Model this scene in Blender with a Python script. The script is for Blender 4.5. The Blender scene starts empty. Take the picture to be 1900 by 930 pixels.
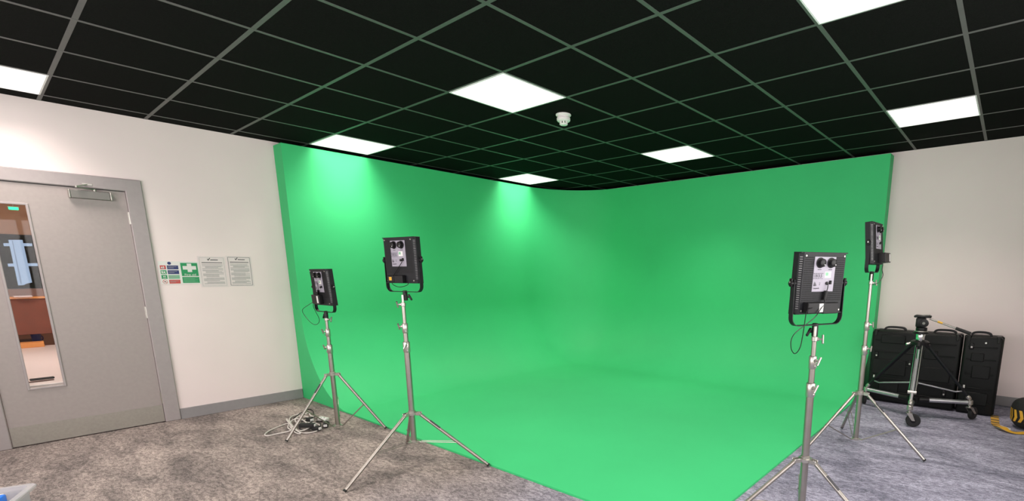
import bpy, bmesh, math, random
from mathutils import Vector, Matrix
random.seed(7)
sc = bpy.context.scene
COL = sc.collection
PI = math.pi

# ------------------------------------------------------------------ camera
FPX, CX, CY = 926.98, 1139.1, 685.98          # focal length / principal point in 1900x930 pixels
CAM = Vector((5.7487, 0.0504, 1.3468))
YAW, PITCH, ROLL = -0.66291, -0.19203, 0.00063
_d = Vector((math.cos(PITCH)*math.sin(YAW), math.cos(PITCH)*math.cos(YAW), math.sin(PITCH)))
_r = _d.cross(Vector((0, 0, 1))).normalized(); _u = _r.cross(_d)
_r, _u = _r*math.cos(ROLL)+_u*math.sin(ROLL), _u*math.cos(ROLL)-_r*math.sin(ROLL)
cd = bpy.data.cameras.new('camera'); cam = bpy.data.objects.new('camera', cd); COL.objects.link(cam)
cam.matrix_world = Matrix(((_r.x, _u.x, -_d.x, CAM.x), (_r.y, _u.y, -_d.y, CAM.y), (_r.z, _u.z, -_d.z, CAM.z), (0, 0, 0, 1)))
cd.sensor_fit = 'HORIZONTAL'; cd.sensor_width = 36.0; cd.lens = FPX/1900*36
cd.shift_x = (950-CX)/1900; cd.shift_y = (CY-465)/1900
cd.clip_start = 0.02; cd.clip_end = 60
sc.camera = cam

# ------------------------------------------------------------------ world, exposure
w = bpy.data.worlds.new('world'); sc.world = w; w.use_nodes = True
FILL_COL, FILL = (1.0, 0.93, 0.94), 5.3           # fill for dim walls, shone through added, unseen windows behind the camera
w.node_tree.nodes['Background'].inputs[0].default_value = (*FILL_COL, 1)
w.node_tree.nodes['Background'].inputs[1].default_value = FILL*.2
ADDED_WIN = {'right': (-0.3, 3.9), 'near': (0.8, 6.0)}; WZ0, WZ1 = 0.85, 2.25  # extents of the two invented windows that let the fill in
def added_fill(name, loc, rot, sx, sy):  # unseen area lamp added outside an invented window to brighten the walls
    ld = bpy.data.lights.new(name, 'AREA'); ld.shape = 'RECTANGLE'; ld.size = sx; ld.size_y = sy; ld.color = FILL_COL
    ld.energy = FILL*math.pi*sx*sy
    lo = bpy.data.objects.new(name, ld); COL.objects.link(lo); lo.location = loc; lo.rotation_euler = rot
added_fill('added_fill_right', (6.80+.30, 1.8, 1.6), (0, math.pi/2, 0), 1.6, 4.6)
added_fill('added_fill_near', (3.4, -1.35-.30, 1.6), (math.pi/2, 0, 0), 5.6, 1.6)
sc.view_settings.view_transform = 'Standard'; sc.view_settings.look = 'None'
sc.view_settings.gamma = 1.0; sc.view_settings.use_curve_mapping = False
sc.view_settings.exposure = 0.20
PANEL_POWER = 1.2                              # glow of the ceiling panels' prismatic covers
LAMP_WATTS, LAMP_SPREAD = 10.3, 112.0          # LED lamp behind each prismatic cover
LAMP_COL = (1.0, 0.89, 0.82)
OFFICE_POWER = 30.0

# ------------------------------------------------------------------ pixel helpers (direction only)
def ray(px, py): return _r*((px-CX)/FPX)-_u*((py-CY)/FPX)+_d
def on_axis(px, py, ax, val):
    d = ray(px, py); return CAM+d*((val-CAM[ax])/d[ax])
def fl(px, py, z=0.0): return on_axis(px, py, 2, z)

# ------------------------------------------------------------------ materials
def mat(name, col, rough=0.5, metal=0.0, var=0.06, scale=30.0, bump=0.0, bscale=None, spec=0.5, coat=0.0, trans=0.0, alpha=1.0):
    m = bpy.data.materials.new(name); m.use_nodes = True; nt = m.node_tree; b = nt.nodes['Principled BSDF']
    tc = nt.nodes.new('ShaderNodeTexCoord'); n = nt.nodes.new('ShaderNodeTexNoise')
    n.inputs['Scale'].default_value = scale; n.inputs['Detail'].default_value = 4
    nt.links.new(tc.outputs['Object'], n.inputs['Vector'])
    cr = nt.nodes.new('ShaderNodeValToRGB')
    cr.color_ramp.elements[0].position = 0.3; cr.color_ramp.elements[1].position = 0.7
    cr.color_ramp.elements[0].color = (*[max(0, c*(1-var)) for c in col], 1)
    cr.color_ramp.elements[1].color = (*[min(1, c*(1+var)) for c in col], 1)
    nt.links.new(n.outputs['Fac'], cr.inputs['Fac']); nt.links.new(cr.outputs['Color'], b.inputs['Base Color'])
    b.inputs['Roughness'].default_value = rough; b.inputs['Metallic'].default_value = metal
    b.inputs['Specular IOR Level'].default_value = spec; b.inputs['Coat Weight'].default_value = coat
    b.inputs['Transmission Weight'].default_value = trans; b.inputs['Alpha'].default_value = alpha
    if bump:
        n2 = nt.nodes.new('ShaderNodeTexNoise'); n2.inputs['Scale'].default_value = bscale or scale*4; n2.inputs['Detail'].default_value = 3
        nt.links.new(tc.outputs['Object'], n2.inputs['Vector'])
        bp = nt.nodes.new('ShaderNodeBump'); bp.inputs['Strength'].default_value = bump; bp.inputs['Distance'].default_value = 0.004
        nt.links.new(n2.outputs['Fac'], bp.inputs['Height']); nt.links.new(bp.outputs['Normal'], b.inputs['Normal'])
    return m
def emat(name, col, strength):
    m = bpy.data.materials.new(name); m.use_nodes = True; nt = m.node_tree
    nt.nodes.remove(nt.nodes['Principled BSDF'])
    e = nt.nodes.new('ShaderNodeEmission'); e.inputs[0].default_value = (*col, 1); e.inputs[1].default_value = strength
    nt.links.new(e.outputs[0], nt.nodes['Material Output'].inputs[0]); return m
def glassmat(name, tint=(0.97, 0.98, 0.97), gloss=0.012):
    m = bpy.data.materials.new(name); m.use_nodes = True; nt = m.node_tree
    nt.nodes.remove(nt.nodes['Principled BSDF'])
    t = nt.nodes.new('ShaderNodeBsdfTransparent'); t.inputs[0].default_value = (*tint, 1)
    g = nt.nodes.new('ShaderNodeBsdfGlossy'); g.inputs['Roughness'].default_value = 0.02
    mx = nt.nodes.new('ShaderNodeMixShader'); mx.inputs[0].default_value = gloss
    nt.links.new(t.outputs[0], mx.inputs[1]); nt.links.new(g.outputs[0], mx.inputs[2])
    nt.links.new(mx.outputs[0], nt.nodes['Material Output'].inputs[0]); return m
def carpetmat():
    m = bpy.data.materials.new('carpet'); m.use_nodes = True; nt = m.node_tree; b = nt.nodes['Principled BSDF']
    L = nt.links.new; N = nt.nodes.new
    tc = N('ShaderNodeTexCoord')
    def noise(scale, det, sx=1, sy=1, rough=0.55, dist=0.0):
        mp = N('ShaderNodeMapping'); mp.inputs['Scale'].default_value = (sx, sy, 1); L(tc.outputs['Object'], mp.inputs[0])
        n = N('ShaderNodeTexNoise'); n.inputs['Scale'].default_value = scale; n.inputs['Detail'].default_value = det
        n.inputs['Roughness'].default_value = rough; n.inputs['Distortion'].default_value = dist; L(mp.outputs[0], n.inputs['Vector']); return n
    def ramp(src, p0, c0, p1, c1):
        r = N('ShaderNodeValToRGB'); r.color_ramp.elements[0].position = p0; r.color_ramp.elements[1].position = p1
        r.color_ramp.elements[0].color = (*c0, 1); r.color_ramp.elements[1].color = (*c1, 1); L(src, r.inputs[0]); return r.outputs[0]
    def mix(mode, f, a, c):
        x = N('ShaderNodeMix'); x.data_type = 'RGBA'; x.blend_type = mode
        if isinstance(f, float): x.inputs[0].default_value = f
        else: L(f, x.inputs[0])
        L(a, x.inputs[6]); L(c, x.inputs[7]); return x.outputs[2]
    # base colour: warmer grey by the door, cooler grey by the cases, one drifting into the other
    sep = N('ShaderNodeSeparateXYZ'); L(tc.outputs['Object'], sep.inputs[0])
    wob = noise(1.3, 2)
    ad = N('ShaderNodeMath'); ad.operation = 'ADD'; L(sep.outputs[0], ad.inputs[0]); L(wob.outputs['Fac'], ad.inputs[1])
    mr = N('ShaderNodeMapRange'); mr.inputs[1].default_value = 3.2; mr.inputs[2].default_value = 4.9; L(ad.outputs[0], mr.inputs[0])
    base = mix('MIX', mr.outputs[0], ramp(sep.outputs[2], 0, CARPET_WARM, 1, CARPET_WARM), ramp(sep.outputs[2], 0, CARPET_COOL, 1, CARPET_COOL))
    big = noise(1.7, 5, 1.0, 2.6, 0.6, 0.6)
    c1 = mix('MULTIPLY', 1.0, base, ramp(big.outputs['Fac'], 0.36, (.60, .60, .61), 0.64, (1.22, 1.2, 1.18)))
    mid = noise(26, 4, 1.0, 2.0, 0.6, 0.8)
    c2 = mix('MULTIPLY', 1.0, c1, ramp(mid.outputs['Fac'], 0.38, (.62, .62, .63), 0.62, (1.28, 1.27, 1.26)))
    fine = noise(120, 2, 1, 1.5)
    c3 = mix('MULTIPLY', 1.0, c2, ramp(fine.outputs['Fac'], 0.35, (.72, .72, .72), 0.65, (1.25, 1.25, 1.25)))
    L(c3, b.inputs['Base Color']); b.inputs['Roughness'].default_value = 0.95; b.inputs['Specular IOR Level'].default_value = 0.15
    hs = N('ShaderNodeMath'); hs.operation = 'ADD'; L(mid.outputs['Fac'], hs.inputs[0]); L(fine.outputs['Fac'], hs.inputs[1])
    bp = N('ShaderNodeBump'); bp.inputs['Strength'].default_value = 0.7; bp.inputs['Distance'].default_value = 0.006
    L(hs.outputs[0], bp.inputs['Height']); L(bp.outputs['Normal'], b.inputs['Normal'])
    return m
CARPET_WARM = (0.345, 0.295, 0.275); CARPET_COOL = (0.345, 0.345, 0.44)
M = {}
M['carpet'] = carpetmat()
M['wall'] = mat('wall_paint', (0.91, 0.79, 0.775), 0.75, var=0.012, scale=3, bump=0.03, bscale=150, spec=0.3)
M['skirt'] = mat('skirting_paint', (0.30, 0.285, 0.29), 0.5, var=0.03)
M['tile'] = mat('ceiling_tile_fibre', (0.0085, 0.0085, 0.008), 0.95, var=0.25, scale=160, bump=0.35, bscale=260, spec=0.03)
M['tee'] = mat('ceiling_grid_metal', (0.085, 0.085, 0.083), 0.5, var=0.05)
M['panelframe'] = mat('light_frame_white', (0.8, 0.8, 0.8), 0.4)
M['panel'] = emat('light_diffuser', (1.0, 0.945, 0.92), PANEL_POWER)
_nt = M['panel'].node_tree                      # prismatic cover: glows and lets the lamp behind it through
_ad = _nt.nodes.new('ShaderNodeAddShader'); _tr = _nt.nodes.new('ShaderNodeBsdfTransparent')
_nt.links.new(_nt.nodes['Emission'].outputs[0], _ad.inputs[0]); _nt.links.new(_tr.outputs[0], _ad.inputs[1])
_nt.links.new(_ad.outputs[0], _nt.nodes['Material Output'].inputs[0])
M['officepanel'] = emat('office_light_diffuser', (1.0, 0.86, 0.78), OFFICE_POWER)
M['green'] = mat('chroma_green_paint', (0.058, 0.60, 0.215), 0.6, var=0.02, scale=2.2, bump=0.02, bscale=60, spec=0.3)
M['greenedge'] = mat('chroma_green_edge', (0.05, 0.55, 0.19), 0.6, var=0.03, scale=4, spec=0.3)
M['door'] = mat('door_grey_laminate', (0.37, 0.325, 0.312), 0.5, var=0.03, scale=40, bump=0.05, bscale=300)
M['frame'] = mat('door_frame_grey', (0.375, 0.335, 0.335), 0.45, var=0.03, scale=30)
M['kick'] = mat('brushed_steel', (0.40, 0.38, 0.34), 0.42, 0.75, var=0.05, scale=60)
M['satin'] = mat('satin_steel', (0.50, 0.48, 0.44), 0.33, 0.9, var=0.03)
M['closer'] = mat('closer_silver', (0.20, 0.195, 0.18), 0.45, 0.5, var=0.03)
M['dark'] = mat('dark_gap', (0.03, 0.03, 0.03), 0.7)
M['glass'] = glassmat('vision_glass')
M['steel'] = mat('stainless_tube', (0.40, 0.37, 0.335), 0.33, 0.95, var=0.05, scale=20)
M['chrome'] = mat('polished_chrome', (0.78, 0.78, 0.80), 0.12, 1.0, var=0.02)
M['alu'] = mat('anodised_aluminium', (0.52, 0.52, 0.54), 0.32, 0.85, var=0.03)
M['black'] = mat('black_powder_coat', (0.009, 0.010, 0.012), 0.5, var=0.2, bump=0.05, bscale=300, spec=0.28)
M['blackp'] = mat('black_plastic', (0.005, 0.005, 0.0055), 0.42, var=0.2, spec=0.3)
M['vent'] = mat('vent_metal', (0.16, 0.16, 0.16), 0.4, 0.6, var=0.3)
M['hole'] = mat('perforation_black', (0.002, 0.002, 0.002), 0.9)
M['case'] = mat('black_case_resin', (0.0045, 0.0052, 0.005), 0.5, var=0.25, scale=50, bump=0.2, bscale=350, spec=0.25)
M['rubber'] = mat('black_rubber', (0.012, 0.012, 0.012), 0.75, var=0.2)
M['plate'] = mat('control_plate_grey', (0.33, 0.31, 0.37), 0.45, var=0.02)
M['white'] = mat('white_plastic', (0.78, 0.77, 0.74), 0.45, var=0.02)
M['paper'] = mat('white_paper', (0.80, 0.72, 0.71), 0.6, var=0.02)
M['poly'] = mat('laminate_pouch', (0.80, 0.71, 0.70), 0.45, var=0.02)
M['ink'] = mat('black_ink', (0.05, 0.05, 0.055), 0.7)
M['greyink'] = mat('grey_print', (0.36, 0.35, 0.35), 0.7)
M['sgreen'] = mat('safety_green', (0.012, 0.30, 0.105), 0.5, var=0.03)
M['sgreen2'] = mat('safety_green_pale', (0.20, 0.46, 0.28), 0.5, var=0.03)
M['sblue'] = mat('safety_blue', (0.020, 0.035, 0.16), 0.5, var=0.03)
M['sred'] = mat('safety_red', (0.55, 0.075, 0.065), 0.5, var=0.03)
M['yellow'] = mat('hazard_yellow', (0.72, 0.40, 0.035), 0.5, var=0.05)
M['cablew'] = mat('white_cable', (0.66, 0.62, 0.58), 0.45, var=0.03)
M['led'] = mat('led_front', (0.75, 0.73, 0.62), 0.4, var=0.3, scale=160)
M['blue'] = mat('blue_plastic', (0.01, 0.20, 0.85), 0.4, var=0.05)
M['mug'] = mat('blue_mug', (0.035, 0.05, 0.33), 0.35, var=0.03)
M['orange'] = mat('orange_card', (0.75, 0.33, 0.10), 0.6, var=0.03)
M['redwood'] = mat('red_brown_panel', (0.21, 0.066, 0.042), 0.5, var=0.10, scale=12)
M['peach'] = mat('office_wall_peach', (0.62, 0.42, 0.31), 0.8, var=0.02)
M['brownsill'] = mat('mauve_brown_ledge', (0.20, 0.125, 0.11), 0.6, var=0.05)
M['tablew'] = mat('white_table_top', (0.80, 0.74, 0.74), 0.35, var=0.01)
M['screen'] = mat('dark_screen', (0.010, 0.007, 0.005), 0.7, var=0.1, spec=0.1)
M['screenimg'] = emat('screen_image_pale_blue', (0.36, 0.45, 0.62), 0.9)
M['screenimg2'] = emat('screen_image_shadow_blue', (0.22, 0.28, 0.40), 0.8)
M['exit'] = emat('exit_green', (0.05, 0.9, 0.35), 2.0)
M['fabric'] = mat('black_bag_fabric', (0.010, 0.010, 0.010), 0.85, var=0.3, bump=0.4, bscale=120)
M['tub'] = mat('clear_tub_plastic', (0.55, 0.54, 0.55), 0.3, var=0.01, alpha=0.5)

# ------------------------------------------------------------------ mesh builder
def basis(axis):
    a = Vector(axis).normalized(); t = Vector((0, 0, 1)) if abs(a.z) < 0.95 else Vector((1, 0, 0))
    x = t.cross(a).normalized(); return x, a.cross(x), a
class MB:
    def __init__(s): s.v = []; s.f = []
    def add(s, vs, fs):
        o = len(s.v); s.v += [tuple(v) for v in vs]; s.f += [tuple(i+o for i in f) for f in fs]; return s
    def bm(s, b, mx=None):
        b.verts.ensure_lookup_table()
        for i, v in enumerate(b.verts): v.index = i
        s.add([(mx @ v.co if mx else v.co) for v in b.verts], [[v.index for v in f.verts] for f in b.faces]); b.free(); return s
    def box(s, c, size, bev=0.0, rz=0.0, mx=None, seg=1):
        b = bmesh.new(); bmesh.ops.create_cube(b, size=1.0)
        for v in b.verts: v.co = Vector((v.co.x*size[0], v.co.y*size[1], v.co.z*size[2]))
        if bev: bmesh.ops.bevel(b, geom=b.edges[:], offset=bev, segments=seg, affect='EDGES', profile=0.5)
        m = Matrix.Translation(c) @ Matrix.Rotation(rz, 4, 'Z')
        return s.bm(b, (mx @ m) if mx else m)
    def cyl(s, p0, p1, r0, r1=None, n=16, cap=True):
        r1 = r0 if r1 is None else r1; p0 = Vector(p0); p1 = Vector(p1); x, y, a = basis(p1-p0)
        vs = []
        for p, r in ((p0, r0), (p1, r1)):
            for k in range(n):
                t = 2*PI*k/n; vs.append(p+x*(r*math.cos(t))+y*(r*math.sin(t)))
        fs = [(k, (k+1) % n, n+(k+1) % n, n+k) for k in range(n)]
        if cap: fs += [tuple(range(n-1, -1, -1)), tuple(range(n, 2*n))]
        return s.add(vs, fs)
    def lathe(s, prof, o=(0, 0, 0), axis=(0, 0, 1), n=24):
        x, y, a = basis(axis); o = Vector(o); vs = []; fs = []; m = len(prof)
        for r, h in prof:
            for k in range(n):
                t = 2*PI*k/n; vs.append(o+a*h+x*(r*math.cos(t))+y*(r*math.sin(t)))
        for i in range(m-1):
            for k in range(n): fs.append((i*n+k, i*n+(k+1) % n, (i+1)*n+(k+1) % n, (i+1)*n+k))
        fs += [tuple(range(n-1, -1, -1)), tuple(range((m-1)*n, m*n))]
        return s.add(vs, fs)
    def prism(s, poly, z0, z1, mx=None):
        n = len(poly); vs = [Vector((p[0], p[1], z0)) for p in poly]+[Vector((p[0], p[1], z1)) for p in poly]
        if mx: vs = [mx @ v for v in vs]
        fs = [(k, (k+1) % n, n+(k+1) % n, n+k) for k in range(n)]+[tuple(range(n-1, -1, -1)), tuple(range(n, 2*n))]
        return s.add(vs, fs)
    def sweep(s, pts, sect, closed=False, up=None):
        """sweep a closed 2D section along points"""
        pts = [Vector(p) for p in pts]; n = len(sect); vs = []; fs = []; prev = None
        for i, p in enumerate(pts):
            a = pts[(i+1) % len(pts)] if (closed or i < len(pts)-1) else p
            b = pts[i-1] if (closed or i > 0) else p
            t = (a-b).normalized()
            if up is not None: x = Vector(up).cross(t).normalized()
            elif prev is None: x = basis(t)[0]
            else: x = (prev-t*prev.dot(t)).normalized()
            prev = x; y = t.cross(x)
            for q in sect: vs.append(p+x*q[0]+y*q[1])
        L = len(pts)
        for i in range(L if closed else L-1):
            j = (i+1) % L
            for k in range(n): fs.append((i*n+k, i*n+(k+1) % n, j*n+(k+1) % n, j*n+k))
        if not closed: fs += [tuple(range(n-1, -1, -1)), tuple(range((L-1)*n, L*n))]
        return s.add(vs, fs)
    def tube(s, pts, r, n=8, closed=False):
        return s.sweep(pts, [(r*math.cos(2*PI*k/n), r*math.sin(2*PI*k/n)) for k in range(n)], closed)
    def build(s, name, m, parent=None, smooth=40, kind=None, loc=None):
        me = bpy.data.meshes.new(name); me.from_pydata([tuple(v) for v in s.v], [], s.f)
        b = bmesh.new(); b.from_mesh(me); bmesh.ops.recalc_face_normals(b, faces=b.faces[:]); b.to_mesh(me); b.free()
        me.materials.append(M[m] if isinstance(m, str) else m)
        if smooth:
            me.shade_smooth(); me.set_sharp_from_angle(angle=math.radians(smooth))
        o = bpy.data.objects.new(name, me); COL.objects.link(o)
        if parent: o.parent = parent
        if kind: o['kind'] = kind
        if loc: o.location = loc
        return o
def spline(pts, n=8, closed=False):
    P = [Vector(p) for p in pts]; out = []; L = len(P)
    for i in range(L if closed else L-1):
        g = (lambda k: P[k % L]) if closed else (lambda k: P[max(0, min(L-1, k))])
        a, b, c, d = g(i-1), g(i), g(i+1), g(i+2)
        for k in range(n):
            t = k/n; out.append(0.5*((2*b)+(c-a)*t+(2*a-5*b+4*c-d)*t*t+(3*b-a-3*c+d)*t**3))
    if not closed: out.append(P[-1])
    return out
def thing(name, label, cat, loc=(0, 0, 0), rz=0.0, group=None):
    o = bpy.data.objects.new(name, None); COL.objects.link(o); o.location = loc; o.rotation_euler = (0, 0, rz)
    o.empty_display_size = 0.1
    return tag(o, label, cat, group)
def tag(o, label, cat, group=None):
    o['label'] = label; o['category'] = cat
    if group: o['group'] = group
    return o
def struct(o): o['kind'] = 'structure'; return o
def text_mesh(name, s, size, m, parent, mx, ext=0.0004):
    c = bpy.data.curves.new(name, 'FONT'); c.body = s; c.size = size; c.extrude = ext; c.align_x = 'CENTER'; c.align_y = 'CENTER'; c.resolution_u = 3
    t = bpy.data.objects.new(name, c); COL.objects.link(t)
    dg = bpy.context.evaluated_depsgraph_get(); me = bpy.data.meshes.new_from_object(t.evaluated_get(dg))
    bpy.data.objects.remove(t); me.transform(mx); me.materials.clear(); me.materials.append(M[m]); me.name = name
    o = bpy.data.objects.new(name, me); COL.objects.link(o); o.parent = parent; return o

# ================================================================== SETTING
H = 2.62; XL = -0.20; YB = 6.45; XR = 6.80; YN = -1.35
DY0, DY1, DZ = 0.085, 0.995, 2.012                     # door opening
struct(MB().box((.9, 2.5, -0.05), (12.2, 8.4, 0.10)).build('floor', 'carpet', smooth=0))
T = 0.12
wl = MB()
wl.box((XL-T/2, (YN+DY0-0.05)/2, H/2+.05), (T, DY0-0.05-YN, H+.1)); wl.box((XL-T/2, (DY1+0.05+YB)/2, H/2+.05), (T, YB-DY1-0.05, H+.1))
wl.box((XL-T/2, (DY0+DY1)/2, (DZ+0.05+H+.1)/2), (T, DY1-DY0+0.1, H+.1-DZ-0.05))
struct(wl.build('wall_left', 'wall', smooth=0))
struct(MB().box(((XL+XR)/2, YB+T/2, H/2+.05), (XR-XL+2*T, T, H+.1)).build('wall_back', 'wall', smooth=0))
def added_window_wall(name, wname, lo_, hi_, mk):
    """wall with one long window added for fill light; mk(a, b, z0, z1, t0, t1) adds a box from a to b along the wall"""
    a0, a1 = ADDED_WIN[name]; b = MB()
    mk(b, lo_, a0, 0, H+.1, 0, T); mk(b, a1, hi_, 0, H+.1, 0, T); mk(b, a0, a1, 0, WZ0, 0, T); mk(b, a0, a1, WZ1, H+.1, 0, T)
    struct(b.build('wall_'+name, 'wall', smooth=0))
    wn = bpy.data.objects.new(wname, None); COL.objects.link(wn); struct(wn); f = MB(); n = 4; st = (a1-a0)/n  # window is made up, put in because the panels left the walls dark
    mk(f, a0, a1, WZ0, WZ0+.06, .02, .08); mk(f, a0, a1, WZ1-.06, WZ1, .02, .08)
    for k in range(n+1): mk(f, a0+k*st-(.03 if k else 0), a0+k*st+(.03 if k < n else 0), WZ0+.06, WZ1-.06, .02, .08)
    f.build('added_window_frame', 'white', wn, 0)
    for k in range(n):
        p = MB(); mk(p, a0+k*st+.03, a0+(k+1)*st-.03, WZ0+.06, WZ1-.06, .045, .051); p.build('pane', 'glass', wn, 0)
    p = MB(); mk(p, a0-.03, a1+.03, WZ0-.03, WZ0-.001, -.05, .0); p.build('added_window_sill', 'white', wn, 0)
added_window_wall('right', 'added_window_1', YN, YB, lambda b, a, c, z0, z1, t0, t1: b.box((XR+(t0+t1)/2, (a+c)/2, (z0+z1)/2), (t1-t0, c-a, z1-z0)))
added_window_wall('near', 'added_window_2', XL-T, XR+T, lambda b, a, c, z0, z1, t0, t1: b.box(((a+c)/2, YN-(t0+t1)/2, (z0+z1)/2), (c-a, t1-t0, z1-z0)))
CY0, CX1 = 2.145, 4.600                                  # ends of the green screen
struct(MB().box((XL+.006, (1.105+CY0-.004)/2, .05), (.012, CY0-.004-1.105, .10), .002).build('baseboard_left', 'skirt', smooth=0))
struct(MB().box((XL+.006, (YN-.02)/2, .05), (.012, -.02-YN, .10), .002).build('baseboard_left_near', 'skirt', smooth=0))
struct(MB().box(((CX1+.004+XR)/2, YB-.006, .05), (XR-CX1-.004, .012, .10), .002).build('baseboard_back', 'skirt', smooth=0))
# ceiling: soffit slab, tees and tiles
ceil = struct(MB().box(((XL+XR)/2, (YN+YB)/2, H+.075), (XR-XL, YB-YN, .05)).build('ceiling', 'dark', smooth=0))
xs = [XL]+[.6*j for j in range(0, 12)]+[XR]; ys = [YN]+[.6*i for i in range(-2, 11)]+[YB]
lights = [(0, 0), (0, 4), (4, 4), (0, 8), (4, 8), (8, 8), (8, 4), (4, 0), (8, 0)]
cells = {(.6*j, .6*i) for j, i in lights}; tmesh = {}
for a in range(len(xs)-1):
    for b in range(len(ys)-1):
        x0, x1, y0, y1 = xs[a], xs[a+1], ys[b], ys[b+1]
        if any(abs(x0-p) < .01 and abs(y0-q) < .01 for p, q in cells): continue
        k = (round(x1-x0, 3), round(y1-y0, 3))
        if k not in tmesh:
            o = MB().box((0, 0, .012), (k[0]-.006, k[1]-.006, .016), .0015).build('ceiling_tile', 'tile', ceil, smooth=0); tmesh[k] = o.data
        else:
            o = bpy.data.objects.new('ceiling_tile', tmesh[k]); COL.objects.link(o); o.parent = ceil
        o.location = ((x0+x1)/2, (y0+y1)/2, H-.0025)
for x in xs[1:-1]: MB().box((x, (YN+YB)/2, H+.003), (.024, YB-YN-.004, .006)).build('ceiling_tee', 'tee', ceil, smooth=0)
for y in ys[1:-1]: MB().box(((XL+XR)/2, y, H+.0036), (XR-XL-.004, .024, .006)).build('ceiling_tee', 'tee', ceil, smooth=0)
names = {(0, 0): 'lit square ceiling panel over the carpet in front of the grey door',
 (0, 4): 'lit square ceiling panel against the end of the green screen by the notices',
 (4, 4): 'large lit square ceiling panel next to the smoke detector',
 (0, 8): 'lit square ceiling panel tucked into the curved green corner',
 (4, 8): 'lit square ceiling panel along the long straight green wall',
 (8, 8): 'lit square ceiling panel above the black cases and camera tripod',
 (4, 0): 'lit square ceiling panel over the open carpet between the door wall and the added near window',
 (8, 0): 'lit square ceiling panel between the two added windows behind the viewer',
 (8, 4): 'lit square ceiling panel above the light stand nearest the carpet edge, cut by the frame'}
first = None
for j, i in lights:
    t = thing('ceiling_light', names.get((j, i), 'lit square ceiling panel in the part of the room outside the view'), 'ceiling light', (.6*j+.3, .6*i+.3, H), 0, 'square ceiling light panels')
    if first is None:
        fr = MB()
        for s in (-1, 1):
            fr.box((s*.2915, 0, .002), (.009, .592, .010)); fr.box((0, s*.2915, .002), (.574, .009, .010))
        df = MB().add([(-.2875, -.2875, .002), (.2875, -.2875, .002), (.2875, .2875, .002), (-.2875, .2875, .002)], [(0, 1, 2, 3)])
        ld = bpy.data.lights.new('lamp', 'AREA'); ld.shape = 'SQUARE'; ld.size = .56; ld.energy = LAMP_WATTS; ld.color = LAMP_COL; ld.spread = math.radians(LAMP_SPREAD)
        lo = bpy.data.objects.new('lamp', ld); COL.objects.link(lo); lo.parent = t; lo.location = (0, 0, .006)
        first = (fr.build('light_frame', 'panelframe', t, smooth=0), df.build('diffuser', 'panel', t, smooth=0), lo)
    else:
        for o in first:
            c = o.copy(); COL.objects.link(c); c.parent = t
# ------------------------------------------------------------------ smoke detector
t = thing('smoke_detector', 'small white round smoke detector on the black ceiling', 'smoke detector', (2.70, 3.28, H))
MB().lathe([(.030, 0), (.062, -.001), (.063, -.008), (.056, -.016), (.050, -.018)], n=32).build('base', 'white', t)
MB().lathe([(.047, -.017), (.047, -.026)], n=32).build('neck', 'white', t)
MB().lathe([(.050, -.026), (.055, -.030), (.055, -.048), (.047, -.056), (.036, -.058)], n=32).build('body', 'white', t)
g = MB()
for k in range(8):
    a = k*PI/4; g.box((.030*math.cos(a), .030*math.sin(a), -.066), (.006, .010, .020), rz=a)
g.build('cage', 'white', t)
MB().lathe([(.034, -.073), (.034, -.078), (.026, -.084), (.004, -.085)], n=24).build('cap', 'white', t)
# ------------------------------------------------------------------ door
fr = MB()
fw = .11
fr.box((XL-.045, DY1+fw/2-.002, (DZ+.10)/2), (.13, fw, DZ+.10), .006)
fr.box((XL-.045, DY0-fw/2+.002, (DZ+.10)/2), (.13, fw, DZ+.10), .006)
fr.box((XL-.045, (DY0+DY1)/2, DZ+.05), (.129, DY1-DY0+.02, .10), .006)
door = bpy.data.objects.new('door_1', None); COL.objects.link(door); door.location = (0, 0, 0); struct(door)
fr.build('door_frame', 'frame', door, smooth=30)
XD = XL+.004                                     # face of the leaf
G0, G1, GZ0, GZ1 = .238, .424, .450, 1.848       # vision panel
lf = MB(); e = .004
y0, y1, z0, z1 = DY0+e, DY1-e, .008, DZ-.006; xc = XD-.022; tk = .044
lf.box((xc, (y0+G0)/2, (z0+z1)/2), (tk, G0-y0, z1-z0)); lf.box((xc, (G1+y1)/2, (z0+z1)/2), (tk, y1-G1, z1-z0))
lf.box((xc, (G0+G1)/2, (z0+GZ0)/2), (tk, G1-G0, GZ0-z0)); lf.box((xc, (G0+G1)/2, (GZ1+z1)/2), (tk, G1-G0, z1-GZ1))
leaf = lf.build('door_leaf', 'door', door, smooth=0)
bd = MB(); q = .016
for yy in (G0-q/2+.004, G1+q/2-.004): bd.box((XD+.003, yy, (GZ0+GZ1)/2), (.010, q, GZ1-GZ0+2*q-.008), .003)
for zz in (GZ0-q/2+.004, GZ1+q/2-.004): bd.box((XD+.003, (G0+G1)/2, zz), (.0098, G1-G0, q), .003)
bd.build('glazing_bead', 'frame', leaf, smooth=30)
MB().box((xc, (G0+G1)/2, (GZ0+GZ1)/2), (.006, G1-G0-.002, GZ1-GZ0-.002)).build('vision_pane', 'glass', leaf, smooth=0)
MB().box((XD+.001, (y0+y1)/2, .086), (.0025, y1-y0-.004, .152)).build('kick_plate', 'kick', leaf, smooth=0)
MB().box((xc, (y0+y1)/2, DZ-.001), (.03, y1-y0-.01, .006)).build('top_seal', 'dark', door, smooth=0)
for zc in (1.795, 1.0, .225):
    h = MB().box((XD+.002, DY1-.002, zc), (.003, .018, .098)); h.cyl((XD+.006, DY1-.002, zc-.05), (XD+.006, DY1-.002, zc+.05), .0065, n=10)
    h.build('hinge', 'satin', door)
cl = thing('door_closer', 'silver overhead door closer box with folding arm on grey door', 'door closer', (XD, .778, 1.955))
MB().box((.025, 0, 0), (.046, .225, .062), .003).build('body', 'closer', cl)
for s in (-1, 1): MB().box((.027, s*.1175, 0), (.050, .010, .066), .003).build('end_cap', 'satin', cl)
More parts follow.
